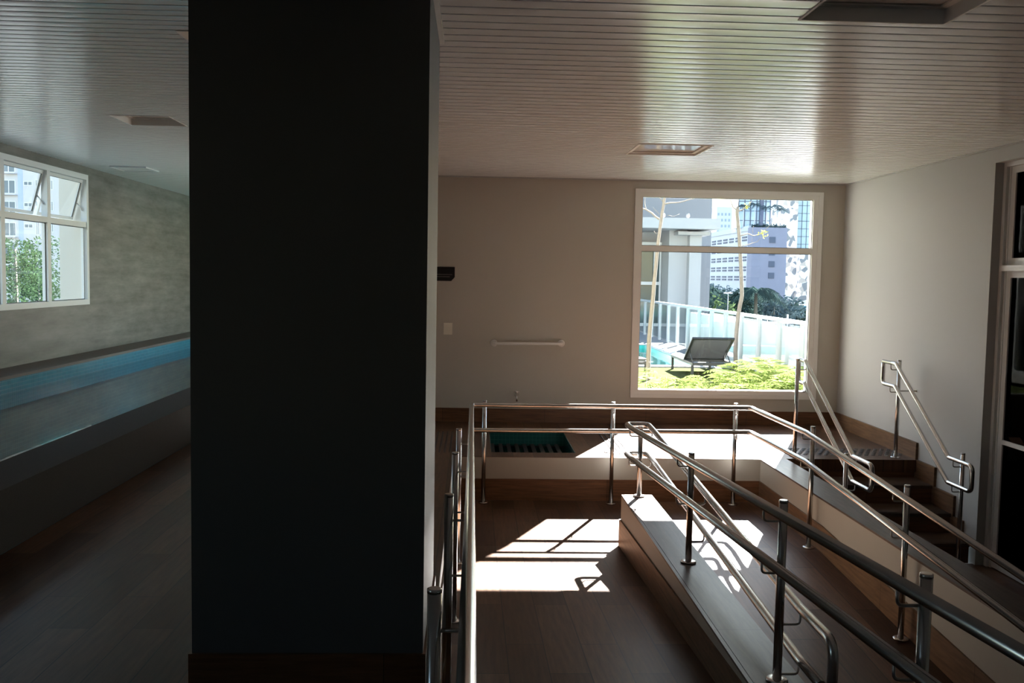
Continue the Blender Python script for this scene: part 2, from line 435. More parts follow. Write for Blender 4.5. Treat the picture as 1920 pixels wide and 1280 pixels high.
# middle curb
mc = struct(MB().box(MX0, MX1, .6, 7.32, -.80, -.014).build('wall_curb_middle', 'cream'))
MB().box(MX0+.022, MX1, .6, 7.32, -.014, 0).build('cap', 'wood_cap', mc)
MB().box(MX0, MX0+.020, .6, 7.32, -.014, -.001).build('edge_strip', 'wood_cap', mc)
b = MB(); b.prism([(1.25, zl(1.25)), (7.32, LAND), (7.32, -.2), (3.95, -.04), (3.0, -.016), (1.25, -.016)], 'x', MX0-.013, MX0)
b.build('skirting', 'wood_yz', mc)
b = MB(); b.prism([(2.0, LOW), (3.0, LOW), (7.2, LAND), (7.32, LAND), (7.32, LAND+.2), (7.2, LAND+.2), (3.0, LOW+.2), (2.0, LOW+.2)], 'x', MX1, MX1+.012)
b.build('skirting', 'wood_yz', mc)
MB().box(MX0-.013, MX1+.012, 7.32, 7.332, LAND, -.2).build('skirting', 'wood_x', mc)
# right curb
rc = struct(MB().box(CX0, CX1, 2.9, YF, -.80, -.014).build('wall_curb_right', 'cream'))
MB().box(CX0, CX1, 2.9, YF, -.014, 0).build('cap', 'wood_cap', rc)
b = MB(); b.prism([(2.9, LOW), (3.0, LOW), (7.2, LAND), (YF-.012, LAND), (YF-.012, -.21), (7.2, -.21), (3.0, LOW+.2), (2.9, LOW+.2)], 'x', CX0-.012, CX0)
b.build('skirting', 'wood_yz', rc)

# stairs ------------------------------------------------------------
s = MB()
for i in range(1, 4):
    y0, z = STEPS[i][0], STEPS[i][1]
    s.box(CX1, RX-.03, y0, STEPS[i-1][0]+.25, z-.03, z)
st = struct(s.build('floor_stairs', 'wood_step'))
r = MB()
for i in range(4):
    z0 = STEPS[i+1][1] if i < 3 else LOW
    r.box(CX1, RX-.03, STEPS[i][0]+.012, STEPS[i][0]+.05, z0, STEPS[i][1]-.0 if i else -.001)
r.build('risers', 'wood_x', st)
# stepped skirting up the right wall and along the upper level
b = MB(); b.prism([(BY-.013, -.01), (BY-.013, .165), (8.90, .165), (8.90, 0), (8.52, 0), (8.52, -.183), (8.15, -.183), (8.15, -.368), (7.99, -.368), (7.99, -.70), (8.9, -.70), (8.9, -.01)], 'x', RX-.025, RX-.0005)
struct(b.build('baseboard_right', 'wood_yz'))
struct(MB().box(-.65, RX-.012, BY-.012, BY, 0, .163).build('baseboard_back', 'wood_x'))

# ceilings ------------------------------------------------------------
PITCH_S, SW = .1182, .1015
LIGHTS_R = [(1.385, 2.035, 8.06, 8.74), (1.405, 2.065, 3.50, 4.17)]
LIGHTS_L = [(-3.81, -3.19, 10.06, 10.70), (-2.015, -1.38, 6.50, 7.13)]
SAG = .0013
def curved(m, x0, x1, ya, yb, z, a, b, n=6):
    "one slat with a faintly crowned underside, folded edges and open back"
    mid, hw = (a+b)/2, (b-a)/2; base = len(m.v)
    ys = [ya+(yb-ya)*k/n for k in range(n+1)]
    for x in (x0, x1):
        for y in ys: m.v.append((x, y, z+SAG*((y-mid)/hw)**2))
    for k in range(n):
        m.f.append((base+k, base+k+1, base+n+2+k, base+n+1+k)[::-1]); m.s.append(True)
    for k, y in ((0, ya), (n, yb)):
        p0, p1 = m.v[base+k], m.v[base+n+1+k]
        m.face([p0, p1, (p1[0], y, z+.016), (p0[0], y, z+.016)])
def slats(m, x0, x1, y0, y1, z, phase, holes):
    k = math.ceil((y0-phase)/PITCH_S)
    while phase+k*PITCH_S < y1-.02:
        a = phase+k*PITCH_S; bb = min(a+SW, y1); k += 1
        # split the slat in y by the hole edges, then in x
        cuts = sorted({a, bb, *[c for h in holes for c in (h[2], h[3]) if a < c < bb]})
        for ya, yb in zip(cuts[:-1], cuts[1:]):
            ym = (ya+yb)/2; xs = [(x0, x1)]
            for h in holes:
                if h[2] < ym < h[3]:
                    nx = []
                    for p, q in xs:
                        if h[0] >= q or h[1] <= p: nx.append((p, q)); continue
                        if p < h[0]: nx.append((p, h[0]))
                        if h[1] < q: nx.append((h[1], q))
                    xs = nx
            for p, q in xs: curved(m, p, q, ya, yb, z, a, bb)
COLH = (KX0, KX1+.025, KY0-.02, KY1)
c = MB(); slats(c, -.64, RX, FY, BY, ZC, 4.018, LIGHTS_R+[COLH])
struct(c.build('ceiling', 'slat', fixn=False))
c = MB(); slats(c, LX, -.66, FY, PB, ZL, 4.018, LIGHTS_L+[(KX0-.005, KX1, KY0-.02, KY1+.02)])
struct(c.build('ceiling_pool', 'slat', fixn=False))
struct(MB().box(LX-.2, RX+.2, FY-.2, T, 3.6, 3.75).box(LX-.2, -.65, T, PB+.2, 3.6, 3.75).build('ceiling_slab', 'dark_gap'))
c = MB()
def void(x0, x1, y0, y1, z, holes):
    xs = sorted({x0, x1, *[v for h in holes for v in h[:2]]}); ys = sorted({y0, y1, *[v for h in holes for v in h[2:]]})
    for xa, xb in zip(xs[:-1], xs[1:]):
        for ya, yb in zip(ys[:-1], ys[1:]):
            xm, ym = (xa+xb)/2, (ya+yb)/2
            if any(h[0] < xm < h[1] and h[2] < ym < h[3] for h in holes): continue
            c.box(xa, xb, ya, yb, z, z+.01)
void(-.64, RX, FY, BY, ZC+.03, LIGHTS_R); void(LX, -.66, FY, PB, ZL+.03, LIGHTS_L)
struct(c.build('ceiling_void', 'dark_gap'))
struct(MB().box(KX1+.001, KX1+.024, KY0, KY1-.03, ZC-.012, ZC+.02).build('trim_1', 'white_alu'))
struct(MB().box(RX-.02, RX, FY, BY, ZC-.012, ZC-.001).box(-.64, RX-.02, BY-.02, BY, ZC-.012, ZC-.001).build('trim_2', 'paint_pale'))

def ceiling_light(h, z, label, d=.085, name='recessed_ceiling_light'):
    x0, x1, y0, y1 = h; t = .012
    o = thing(name, ((x0+x1)/2, (y0+y1)/2, z), label, 'ceiling light', 'recessed square ceiling lights')
    m = MB()
    m.box(x0, x0+t, y0, y1, z-.004, z+d).box(x1-t, x1, y0, y1, z-.004, z+d).box(x0+t, x1-t, y0, y0+t, z-.004, z+d).box(x0+t, x1-t, y1-t, y1, z-.004, z+d)
    m.build('frame', 'paint_white', o)
    q = .035; m = MB()
    m.box(x0+t, x0+t+q, y0+t, y1-t, z+d-.023, z+d-.015).box(x1-t-q, x1-t, y0+t, y1-t, z+d-.023, z+d-.015).box(x0+t+q, x1-t-q, y0+t, y0+t+q, z+d-.023, z+d-.015).box(x0+t+q, x1-t-q, y1-t-q, y1-t, z+d-.023, z+d-.015)
    m.build('inner_lip', 'paint_white', o)
    MB().box(x0+t, x1-t, y0+t, y1-t, z+d-.013, z+d-.005).build('diffuser', 'diffuser', o)
ceiling_light(LIGHTS_R[0], ZC, 'square recessed ceiling light mirroring the window, in front of the back wall', .036)
ceiling_light(LIGHTS_R[1], ZC, 'large square recessed ceiling light cut off by the top of the photo', .08)
ceiling_light(LIGHTS_L[0], ZL, 'square recessed ceiling light over the pool, beside the open windows')
ceiling_light(LIGHTS_L[1], ZL, 'recessed ceiling light over the pool mostly hidden by the dark column')
v = thing('ceiling_hatch', (-5.37, 15.2, ZL), 'flush square access hatch in the ceiling above the concrete wall', 'hatch')
MB().box(-5.62, -5.12, 14.95, 15.5, ZL-.012, ZL-.001).build('panel', 'slat', v)
m = MB(); m.box(-5.65, -5.63, 14.92, 15.53, ZL-.02, ZL-.001).box(-5.11, -5.09, 14.92, 15.53, ZL-.02, ZL-.001).box(-5.63, -5.11, 14.92, 14.94, ZL-.02, ZL-.001).box(-5.63, -5.11, 15.51, 15.53, ZL-.02, ZL-.001)
m.build('frame', 'grey_alu', v)

# back window ---------------------------------------------------------
win = MB()
ox0, ox1, oz0, oz1 = 1.862, 4.082, .312, 2.755
win.box(ox0, 1.90, BY-.022, BY, oz0, oz1).box(4.03, ox1, BY-.022, BY, oz0, oz1).box(1.90, 4.03, BY-.022, BY, oz0, .355).box(1.90, 4.03, BY-.022, BY, 2.715, oz1)
gx0, gx1, gz0, gz1 = 1.953, 3.970, .408, 2.664
def ring(m, x0, x1, z0, z1, X0, X1, Z0, Z1, y0, y1):
    m.box(x0, X0, y0, y1, z0, z1).box(X1, x1, y0, y1, z0, z1).box(X0, X1, y0, y1, z0, Z0).box(X0, X1, y0, y1, Z1, z1)
ring(win, 1.90, 4.03, .355, 2.715, gx0, gx1, gz0, gz1, BY-.012, BY+.10)
win.box(gx0, gx1, BY-.008, BY+.07, 2.033, 2.099)
wn = struct(win.build('window_1', 'white_alu'))
MB().box(gx0, gx1, BY+.02, BY+.028, gz0, 2.033).build('pane', 'glass', wn)
MB().box(gx0, gx1, BY+.02, BY+.028, 2.099, gz1).build('pane', 'glass', wn)
m = MB(); ring(m, gx0, gx1, gz0, 2.033, gx0+.006, gx1-.006, gz0+.006, 2.027, BY+.012, BY+.019); ring(m, gx0, gx1, 2.099, gz1, gx0+.006, gx1-.006, 2.105, gz1-.006, BY+.012, BY+.019)
m.build('gasket', 'black', wn)

# left window (awning sashes open) -------------------------------------
win = MB(); x0, x1 = LX-.07, LX+.025
def ringy(m, y0, y1, z0, z1, Y0, Y1, Z0, Z1, xa, xb):
    m.box(xa, xb, y0, Y0, z0, z1).box(xa, xb, Y1, y1, z0, z1).box(xa, xb, Y0, Y1, z0, Z0).box(xa, xb, Y0, Y1, Z1, z1)
ringy(win, LW0-.03, LW1+.03, LZ0-.02, LZ1+.02, LW0+.04, LW1-.04, LZ0+.06, LZ1-.06, x0, x1)
for k in range(1, 3): win.box(x0, x1-.008, LW0+1.3275*k-.05, LW0+1.3275*k+.05, LZ0+.06, LZ1-.06)
for k in range(3): win.box(x0, x1-.008, LW0+1.3275*k+(.05 if k else .04), LW0+1.3275*(k+1)-(.05 if k < 2 else .04), 2.36, 2.44)
w2 = struct(win.build('window_2', 'white_alu'))
for k in range(3):
    a = LW0+1.3275*k + (.05 if k else .04); bq = LW0+1.3275*(k+1) - (.05 if k < 2 else .04)
    MB().box(LX-.03, LX-.024, a, bq, LZ0+.06, 2.36).build('pane', 'glass', w2)
    m = MB(); ringy(m, a, bq, LZ0+.06, 2.36, a+.012, bq-.012, LZ0+.072, 2.348, LX-.022, LX-.016); m.build('gasket', 'black', w2)
    # sash hinged at the top, swung out at the bottom
    ang = math.radians(15); H = LZ1-.06-2.44
    dn = Vector((-math.sin(ang), 0, -math.cos(ang))); nx = Vector((math.cos(ang), 0, -math.sin(ang)))
    top = Vector((LX-.035, 0, LZ1-.065)); sw = .045; H -= .02
    def bar(m, ya, yb, t0, t1, th=.016, dx=0.):
        c0 = top + dn*((t0+t1)/2) + nx*dx + Vector((0, (ya+yb)/2, 0)); m.obox(c0, nx*th, Vector((0, (yb-ya)/2, 0)), dn*((t1-t0)/2))
    sm = MB(); bar(sm, a+.008, a+.008+sw, 0, H); bar(sm, bq-.008-sw, bq-.008, 0, H); bar(sm, a+.008+sw, bq-.008-sw, 0, sw); bar(sm, a+.008+sw, bq-.008-sw, H-sw, H)
    so = sm.build('sash', 'white_alu', w2)
    pm = MB(); bar(pm, a+.008+sw, bq-.008-sw, sw, H-sw, .003); pm.build('pane', 'glass', so)
    gm = MB()
    bar(gm, bq-.014-sw, bq-.008-sw, sw, H-sw, .008, .012); bar(gm, a+.008+sw, bq-.008-sw, sw, sw+.007, .008, .012)
    gm.build('gasket', 'black', so)
    stay = MB(); mid = top+dn*(H*.55)
    for yy in (bq-.018,):
        stay.tube([(mid.x, yy, mid.z), (LX-.03, yy, 2.62)], .009, 6)
    stay.build('stay_arm', 'white_alu', so)

# unseen window added in the far end wall to bring daylight into the pool hall
win = MB(); ring(win, EX0, EX1, EZ0, EZ1, EX0+.06, EX1-.06, EZ0+.06, EZ1-.06, PB-.01, PB+.08); win.box(-1.75, -1.70, PB, PB+.07, EZ0+.06, EZ1-.06)
w3 = struct(win.build('added_window_3', 'white_alu'))
for a, b_ in ((EX0+.06, -2.45), (-2.40, EX1-.06)): MB().box(a, b_, PB+.03, PB+.036, EZ0+.06, EZ1-.06).build('pane', 'glass', w3)

win = MB(); ringy(win, SY0, SY1, SZ0, SZ1, SY0+.06, SY1-.06, SZ0+.06, SZ1-.06, -.80, -.66)  # unseen side window, added to brighten the pool hall
for k in range(1, 4): win.box(-.79, -.68, SY0+1.7*k-.025, SY0+1.7*k+.025, SZ0+.06, SZ1-.06)
w4 = struct(win.build('added_window_4', 'white_alu'))
for k in range(4): MB().box(-.74, -.734, SY0+1.7*k+(.025 if k else .06), SY0+1.7*(k+1)-(.025 if k < 3 else .06), SZ0+.06, SZ1-.06).build('pane', 'glass', w4)

win = MB(); ringy(win, NW0, NW1, LZ0, LZ1, NW0+.06, NW1-.06, LZ0+.06, LZ1-.06, LX-.07, LX+.02)  # unseen window added beside the camera to light the column front and deck
w5 = struct(win.build('added_window_5', 'white_alu'))
MB().box(LX-.03, LX-.024, NW0+.06, NW1-.06, LZ0+.06, LZ1-.06).build('pane', 'glass', w5)

# door in the right wall -------------------------------------------------
d = MB(); xa, xb = RX+.10, RX+.16
d.box(RX+.075, xb, 7.745, DY1, LOW, DZ).box(xa, xb, 7.72, 7.745, LOW, DZ).box(RX+.075, xb, DY0, 7.745, 2.69, DZ)
d.box(RX+.060, xb, DY0, 7.745, 1.826, 1.873)
d.box(xa, xb, DY0, DY0+.06, LOW, DZ)
dr = struct(d.build('door_1', 'grey_alu'))
m = MB(); xa2, xb2 = RX+.105, RX+.14
for y0, y1 in ((5.80, 7.72), (DY0+.06, 5.80)):
    for z0, z1 in ((1.873, 2.69), (LOW+.01, 1.826)):
        ringy(m, y0, y1, z0, z1, y0+.06, y1-.065, z0+.06, z1-.055, xa2, xb2)
    m.box(xa2, xb2, y0+.06, y1-.065, .375, .412)
lf = m.build('leaf_frame', 'grey_alu', dr)
for y0, y1 in ((5.86, 7.655), (DY0+.12, 5.735)):
    for z0, z1 in ((1.933, 2.635), (.412, 1.771), (LOW+.07, .375)):
        MB().box(xa2+.012, xa2+.018, y0, y1, z0, z1).build('pane', 'glass_dark', dr)
# unlit lobby behind the door
lob = MB(); lob.box(RX+3.2, RX+3.3, 2.5, 10.2, LOW, 3).box(RX+.2, RX+3.3, 2.4, 2.5, LOW, 3).box(RX+.2, RX+3.3, 10.2, 10.3, LOW, 3).box(RX+.2, RX+3.3, 2.4, 10.3, 3, 3.1).box(RX+.2, RX+3.3, 2.4, 10.3, LOW-.1, LOW)
struct(lob.build('wall_lobby', 'grey_paint'))

# ================================================================ HANDRAILS
RP, RR, RB = .019, .0215, .0055
def post(root, x, y, z0, z1, rails, name='post'):
    "upright tube; rails = list of (rail x, rail y, rail z) it carries"
    m = MB(); m.tube([(x, y, z0+.004), (x, y, z1-.003)], RP, 20)
    m.lathe((x, y, z1), [(RP+.0005, -.012), (RP+.0005, -.002), (RP-.003, 0)], 20)
    p = m.build('post', 'steel', root)
    MB().lathe((x, y, z0), [(.047, 0), (.047, .008), (.043, .012), (.024, .013)], 24).build('base_flange', 'steel', p)
    for rx, ry, rz in rails:
        a = Vector((x, y, rz-.068)); e = Vector((rx, ry, rz-.068)); dirv = (e-a).normalized()
        path = fillet([a+dirv*(RP-.003), e, Vector((rx, ry, rz-RR+.003))], .02, 4)
        MB().tube(path, RB, 8).build('bracket', 'steel_dark', p)
    return p

# --- long handrail: left ramp, landing, right ramp
h1 = thing('ramp_handrail', (1.3, 8.64, LAND), 'long double stainless handrail running round the ramp well, along the landing wall', 'handrail')
def lt(y): return .53 + max(0, 7.3-max(y, 1.2))*.0655
def ll(y): return .295 + max(0, 7.3-max(y, 1.2))*.0655
def rt(y): return .530 - max(0, 7.2-y)*.0675
def rl(y): return .302 - max(0, 7.2-y)*.0690
XL, XR, YB = -.003, 2.62, 8.64
top = [(XL, .98, lt(1.2)), (XL, 1.2, lt(1.2)), (XL, 7.3, .53), (XL, YB, .520), (XR-.01, YB, .522), (XR, 7.2, rt(7.2)), (XR, 2.7, rt(2.7))]
low = [(XL, .98, ll(1.2)), (XL, 1.2, ll(1.2)), (XL, 7.3, .295), (XL, YB, .285), (XR-.01, YB, .293), (XR, 7.2, rl(7.2)), (XR, 2.7, rl(2.7))]
MB().tube(fillet(top, .045), RR, 18).build('top_rail', 'steel', h1)
MB().tube(fillet(low, .045), RR, 18).build('lower_rail', 'steel', h1)
for x in (.118, 1.323, 2.485):
    post(h1, x, 8.715, LAND, .556, [(x, YB, .521), (x, YB, .288)])
for y in (6.704, 5.306, 3.876, 2.398):
    post(h1, -.09, y, zl(y), lt(y)+.045, [(XL, y, lt(y)), (XL, y, ll(y))])
for y in (7.30, 5.66, 4.02):
    post(h1, 2.708, y, zr(y), rt(y)+.035, [(XR, y, rt(y)), (XR, y, rl(y))])

# --- middle handrail on its curb
h2 = thing('curb_handrail', (1.3215, 5.0, 0), 'two pairs of stainless rails on posts along the low middle curb', 'handrail')
XA, XB = 1.238, 1.412
def at_(y): return .551 + .0640*(7.18-y)
def al(y): return .318 + .0665*(7.19-y)
def bt(y): return .540 - .066*(7.26-y) if y > 3.87 else .316
def bl(y): return .300 - .0605*(7.22-y) if y > 3.87 else .098
top = [(XA, 1.0, at_(1.0)), (XA, 7.15, at_(7.15)), (XA, 7.43, .545), (XB, 7.43, .545), (XB, 7.15, bt(7.15)), (XB, 3.87, bt(3.88)), (XB, 3.50, .316)]
low = [(XA, 1.0, al(1.0)), (XA, 7.15, al(7.15)), (XA, 7.43, .310), (XB, 7.43, .308), (XB, 7.15, bl(7.15)), (XB, 3.87, bl(3.88)), (XB, 3.50, .098)]
loop = fillet(top + [tuple(low[-1])], .075, 7)
loop = fillet(top, .06, 6)[:-1] + fillet([(XB, 3.80, .316), (XB, 3.50, .316), (XB, 3.50, .098), (XB, 3.80, .098)], .075, 7)[1:-1]
MB().tube(loop, RR, 18).build('top_rail', 'steel', h2)
MB().tube(fillet(low[:-1] + [(XB, 3.60, .098)], .06, 6), RR, 18).build('lower_rail', 'steel', h2)
for y in (7.25, 5.54, 3.87, 2.62, 1.1):
    zt = .558 + .068*(7.22-y)
    rails = [(XA, y, at_(y)), (XA, y, al(y))]
    if y > 3.5: rails += [(XB, y, bt(y)), (XB, y, bl(y))]
    post(h2, 1.3215, y, 0, zt, rails)

# --- stair handrails
def stair_rail(name, label, xr, xp, ytop, ystart, posts, wallrod=False):
    o = thing(name, (xp, 8.4, -.3), label, 'handrail', 'handrails of the short staircase')
    zt, zt2, zb, zb2 = .935, .715, .232, .018
    path = [(xr, ystart, zt), (xr, ytop, zt), (xr, 7.80, zb), (xr, 7.42, zb), (xr, 7.42, zb2), (xr, 7.80, zb2), (xr, ytop, zt2), (xr, ystart, zt2), (xr, ystart, zt-.06)]
    MB().tube(fillet(path, .055, 6) + [(xr, ystart, zt-.015)], RR-.002, 16).build('rail', 'steel', o)
    for (y, z0, z1, rails) in posts:
        p = post(o, xp, y, z0, z1, rails)
        if wallrod and z0 == 0:
            MB().tube([(xp, y, z0+.66), (RX-.004, y, z0+.66)], .006, 8).lathe((RX-.004, y, z0+.66), [(.012, -.005), (.012, 0.0)], 14, 'x').build('wall_rod', 'steel_dark', p)
    return o
stair_rail('stair_handrail', 'looped stainless stair handrail rising in front of the big window', 3.25, 3.165, 9.04, 9.22,
           [(9.01, 0, .96, [(3.25, 9.01, .92), (3.25, 9.01, .70)]), (7.74, LOW, .27, [(3.25, 7.74, .232), (3.25, 7.74, .018)])])
stair_rail('stair_handrail', 'looped stainless stair handrail beside the right wall', 4.08, 4.165, 8.88, 9.16,
           [(8.99, 0, .965, [(4.08, 8.99, .935), (4.08, 8.99, .715)]), (7.73, LOW, .285, [(4.08, 7.73, .232), (4.08, 7.73, .018)])], True)

# ================================================================ SMALL THINGS ON THE BACK WALL AND FLOOR
g = thing('grab_bar', (.64, BY, .93), 'white wall grab bar on the beige back wall', 'grab bar')
MB().tube(fillet([(.245, BY-.006, .93), (.245, BY-.075, .93), (1.035, BY-.075, .938), (1.035, BY-.006, .938)], .035), .016, 16).build('bar', 'white_alu', g)
for x, z in ((.245, .93), (1.035, .938)):
    MB().lathe((x, BY, z), [(.042, 0), (.042, -.008), (.034, -.014), (.018, -.016)], 24, 'y').build('flange', 'white_alu', g)
sg = thing('wall_sign', (-.38, BY, 1.72), 'small dark wall sign with a notched corner beside the column', 'sign')
MB().prism([(-.56, 1.645), (-.262, 1.645), (-.222, 1.69), (-.222, 1.808), (-.56, 1.808)], 'y', BY-.014, BY-.002).build('board', 'sign', sg)
MB().box(-.52, -.25, BY-.016, BY-.0141, 1.716, 1.724).box(-.52, -.28, BY-.016, BY-.0141, 1.690, 1.698).build('lettering', 'sign_text', sg)
sw = thing('light_switch', (-.29, BY, 1.088), 'blank ivory switch plate low on the back wall beside the column', 'switch')
MB().prism([(-.343, 1.022), (-.242, 1.022), (-.242, 1.158), (-.343, 1.158)], 'y', BY-.010, BY-.001).build('plate', 'switch', sw)
MB().box(-.325, -.260, BY-.013, BY-.0101, 1.045, 1.135).build('rocker', 'switch', sw)
fa = thing('wall_tap', (.52, BY, .30), 'small chrome wall tap above the green tiled foot bath', 'tap')
MB().lathe((.52, BY, .325), [(.026, 0), (.026, -.006), (.013, -.010), (.013, -.075)], 18, 'y').build('body', 'chrome', fa)
MB().tube(fillet([(.52, BY-.055, .325), (.52, BY-.12, .325), (.52, BY-.125, .262)], .03), .010, 12).build('spout', 'chrome', fa)
MB().lathe((.52, BY-.06, .333), [(.010, 0), (.010, .028), (.022, .030), (.022, .042)], 14).box(.488, .552, BY-.066, BY-.054, .363, .371).build('handle', 'chrome', fa)

fb = thing('foot_bath', (.6, 9.6, -.2), 'sunken green tiled foot bath with dark grating in the upper floor', 'foot bath')
zb = -.30
for y in (HY1-.008, HY0): MB().box(HX0, HX1, y, y+.008, zb, -.001).build('side_wall', 'foot_x', fb)
for x in (HX0, HX1-.008): MB().box(x, x+.008, HY0+.008, HY1-.008, zb, -.001).build('side_wall', 'foot_y', fb)
MB().box(HX0, HX1, HY0, HY1, zb-.02, zb).build('bottom', 'black', fb)
m = MB(); k = HX0+.02
while k < HX1-.03: m.box(k, k+.04, HY0+.01, HY1-.01, -.15, -.13); k += .088
m.box(HX0+.005, HX1-.005, HY0+.01, HY0+.04, -.165, -.15).box(HX0+.005, HX1-.005, HY1-.04, HY1-.01, -.165, -.15)
m.build('grating', 'black', fb)

def strips(name, label, pts, rad, loc):
    o = thing(name, (*loc, 0), label, 'floor studs', 'tactile floor strips'); first = None
    for x, y in pts:
        if first is None:
            MB_ = MB().lathe((x, y, 0), [(rad, .0005), (rad, .0035), (rad*.65, .006)], 10)
            first = MB_.build('stud', 'tactile', o, fixn=False); fx, fy = x, y
        else:
            c = first.copy(); C.objects.link(c); c.parent = o; c.location = (x-fx, y-fy, 0)
rows = [9.05+.062*k for k in range(20)]
strips('tactile_strip', 'rows of grey floor studs to the right of the foot bath', [(x, y) for x in (1.40, 1.45, 1.50, 1.55) for y in rows], .011, (1.47, 9.6))
strips('tactile_strip', 'rows of grey floor studs to the left of the foot bath', [(x, y) for x in (-.36, -.31, -.26, -.21) for y in rows], .011, (-.28, 9.6))
strips('tactile_strip', 'band of dark round floor studs at the head of the stairs', [(3.24+(j % 2)*.034+.068*k, 9.10+.066*j) for j in range(6) for k in range(16)], .021, (3.75, 9.3))
dr_ = thing('floor_drain', (1.36, 9.12, 0), 'small round metal floor drain in the sunlit patch by the landing edge', 'drain')
MB().lathe((1.36, 9.12, 0), [(.055, .0004), (.055, .003), (.045, .004)], 20).build('rim', 'steel', dr_)
m = MB()
for k in range(-2, 3): m.box(1.36-.034, 1.36+.034, 9.12+k*.016-.003, 9.12+k*.016+.003, .0042, .0052)
m.build('grate', 'strip', dr_)

# ================================================================ INDOOR POOL
pl = thing('lap_pool', (-4.4, 10, 0), 'long raised indoor lap pool of blue tiles below the concrete wall', 'pool')
PY0, PY1, ZK, ZW = 1.0, 21.6, .385, .192
m = MB(); m.box(-3.215, -2.79, PY0-.4, PY1, ZK-.04, ZK).box(LX+.002, -3.215, PY0-.4, PY0, ZK-.04, ZK)
m.build('coping', 'granite', pl)
MB().box(LX+.002, -5.594, PY0, PY1, ZK-.02, ZK+.02).build('wall_coping', 'granite_brown', pl)
MB().box(-2.80, -2.792, PY0-.4, PY1, 0.001, ZK-.04).box(LX+.003, -2.80, PY0-.4, PY0-.392, 0.001, ZK-.04).build('apron', 'granite', pl)
m = MB(); m.box(-5.62, -5.594, PY0, PY1, -1.1, ZK-.02).box(-3.215, -3.19, PY0, PY1, -1.1, ZK-.04); m.build('side_tiling', 'tile_yz', pl)
m = MB(); m.box(-5.6, -3.2, PY0-.02, PY0, -1.1, ZK-.04).box(-5.6, -3.2, PY1, PY1+.02, -1.1, ZK-.04).box(-5.6, -3.2, PY0, PY1, -1.12, -1.1); m.build('basin', 'tile_xy', pl)
MB().face([(-5.594, PY0, ZW), (-3.215, PY0, ZW), (-3.215, PY1, ZW), (-5.594, PY1, ZW)]).build('water', 'water', pl)
struct(MB().box(LX-.2, -2.8, FY, PY0-.42, -.12, 0).box(LX-.2, -2.8, FY, PB, -1.3, -1.15).box(-2.80, -2.79, FY, PB, -1.3, -.12).build('floor_pool_edge', 'floor_y'))

# ================================================================ TERRACE OUTSIDE THE BACK WINDOW
TZ = -.06
gr = MB(); gr.box(-.64, 5.6, T, 18.7, TZ-.2, TZ)
struct(gr.build('ground_lawn', 'lawn'))
gr = MB(); OX0, OX1, OY0, OY1 = -.3, 4.62, 18.95, 25.0
gr.box(-.64, OX0, 18.7, 40, TZ-.25, TZ+.005).box(OX1, 5.6, 18.7, 40, TZ-.25, TZ+.005).box(OX0, OX1, 18.7, OY0, TZ-.25, TZ+.005).box(OX0, OX1, OY1, 40, TZ-.25, TZ+.005)
struct(gr.build('ground_terrace', 'paving'))
struct(MB().box(-700, 900, -300, 1400, -6.2, -6.0).build('ground_city', 'earth'))
op = thing('outdoor_pool', (2, 22, TZ), 'turquoise outdoor pool with white rim beyond the lawn', 'pool')
m = MB(); m.box(OX0, OX1, OY0, OY1, -.8, -.78).box(OX0, OX0+.02, OY0, OY1, -.78, TZ).box(OX1-.02, OX1, OY0, OY1, -.78, TZ).box(OX0, OX1, OY0, OY0+.02, -.78, TZ).box(OX0, OX1, OY1-.02, OY1, -.78, TZ)
m.build('basin', 'pool_out', op)
MB().face([(OX0, OY0, TZ-.09), (OX1, OY0, TZ-.09), (OX1, OY1, TZ-.09), (OX0, OY1, TZ-.09)]).build('water', water_mat('outdoor water', (.75, .95, .94), .12), op)
m = MB(); m.box(OX1, OX1+.28, OY0, OY1, TZ+.006, TZ+.03).box(OX0, OX1+.28, OY0-.22, OY0, TZ+.006, TZ+.03).box(OX0, OX1+.28, OY1, OY1+.22, TZ+.006, TZ+.03)
m.build('rim', 'white_wall', op)

# glass fence
FXX = 5.45
fe = thing('glass_fence', (FXX, 22, TZ), 'white glass fence along the terrace edge beyond the pool', 'fence')
MB().box(FXX-.035, FXX+.035, 13.6, 32.4, 1.0, 1.06).build('top_rail', 'white_paint', fe)
fy = [14.2+1.2*k for k in range(16)]
for y in fy: MB().box(FXX-.012, FXX+.06, y-.055, y+.055, TZ, 1.0).build('post', 'white_paint', fe)
for a, b_ in zip(fy[:-1], fy[1:]): MB().box(FXX+.02, FXX+.028, a+.06, b_-.06, TZ+.08, .97).build('glass_panel', 'glass_fence', fe)
m = MB().box(5.72, 5.92, 13, 24.6, -6, .86)
tag(m.build('parapet_wall', 'parapet'), 'low white wall standing just behind the glass fence', 'wall')

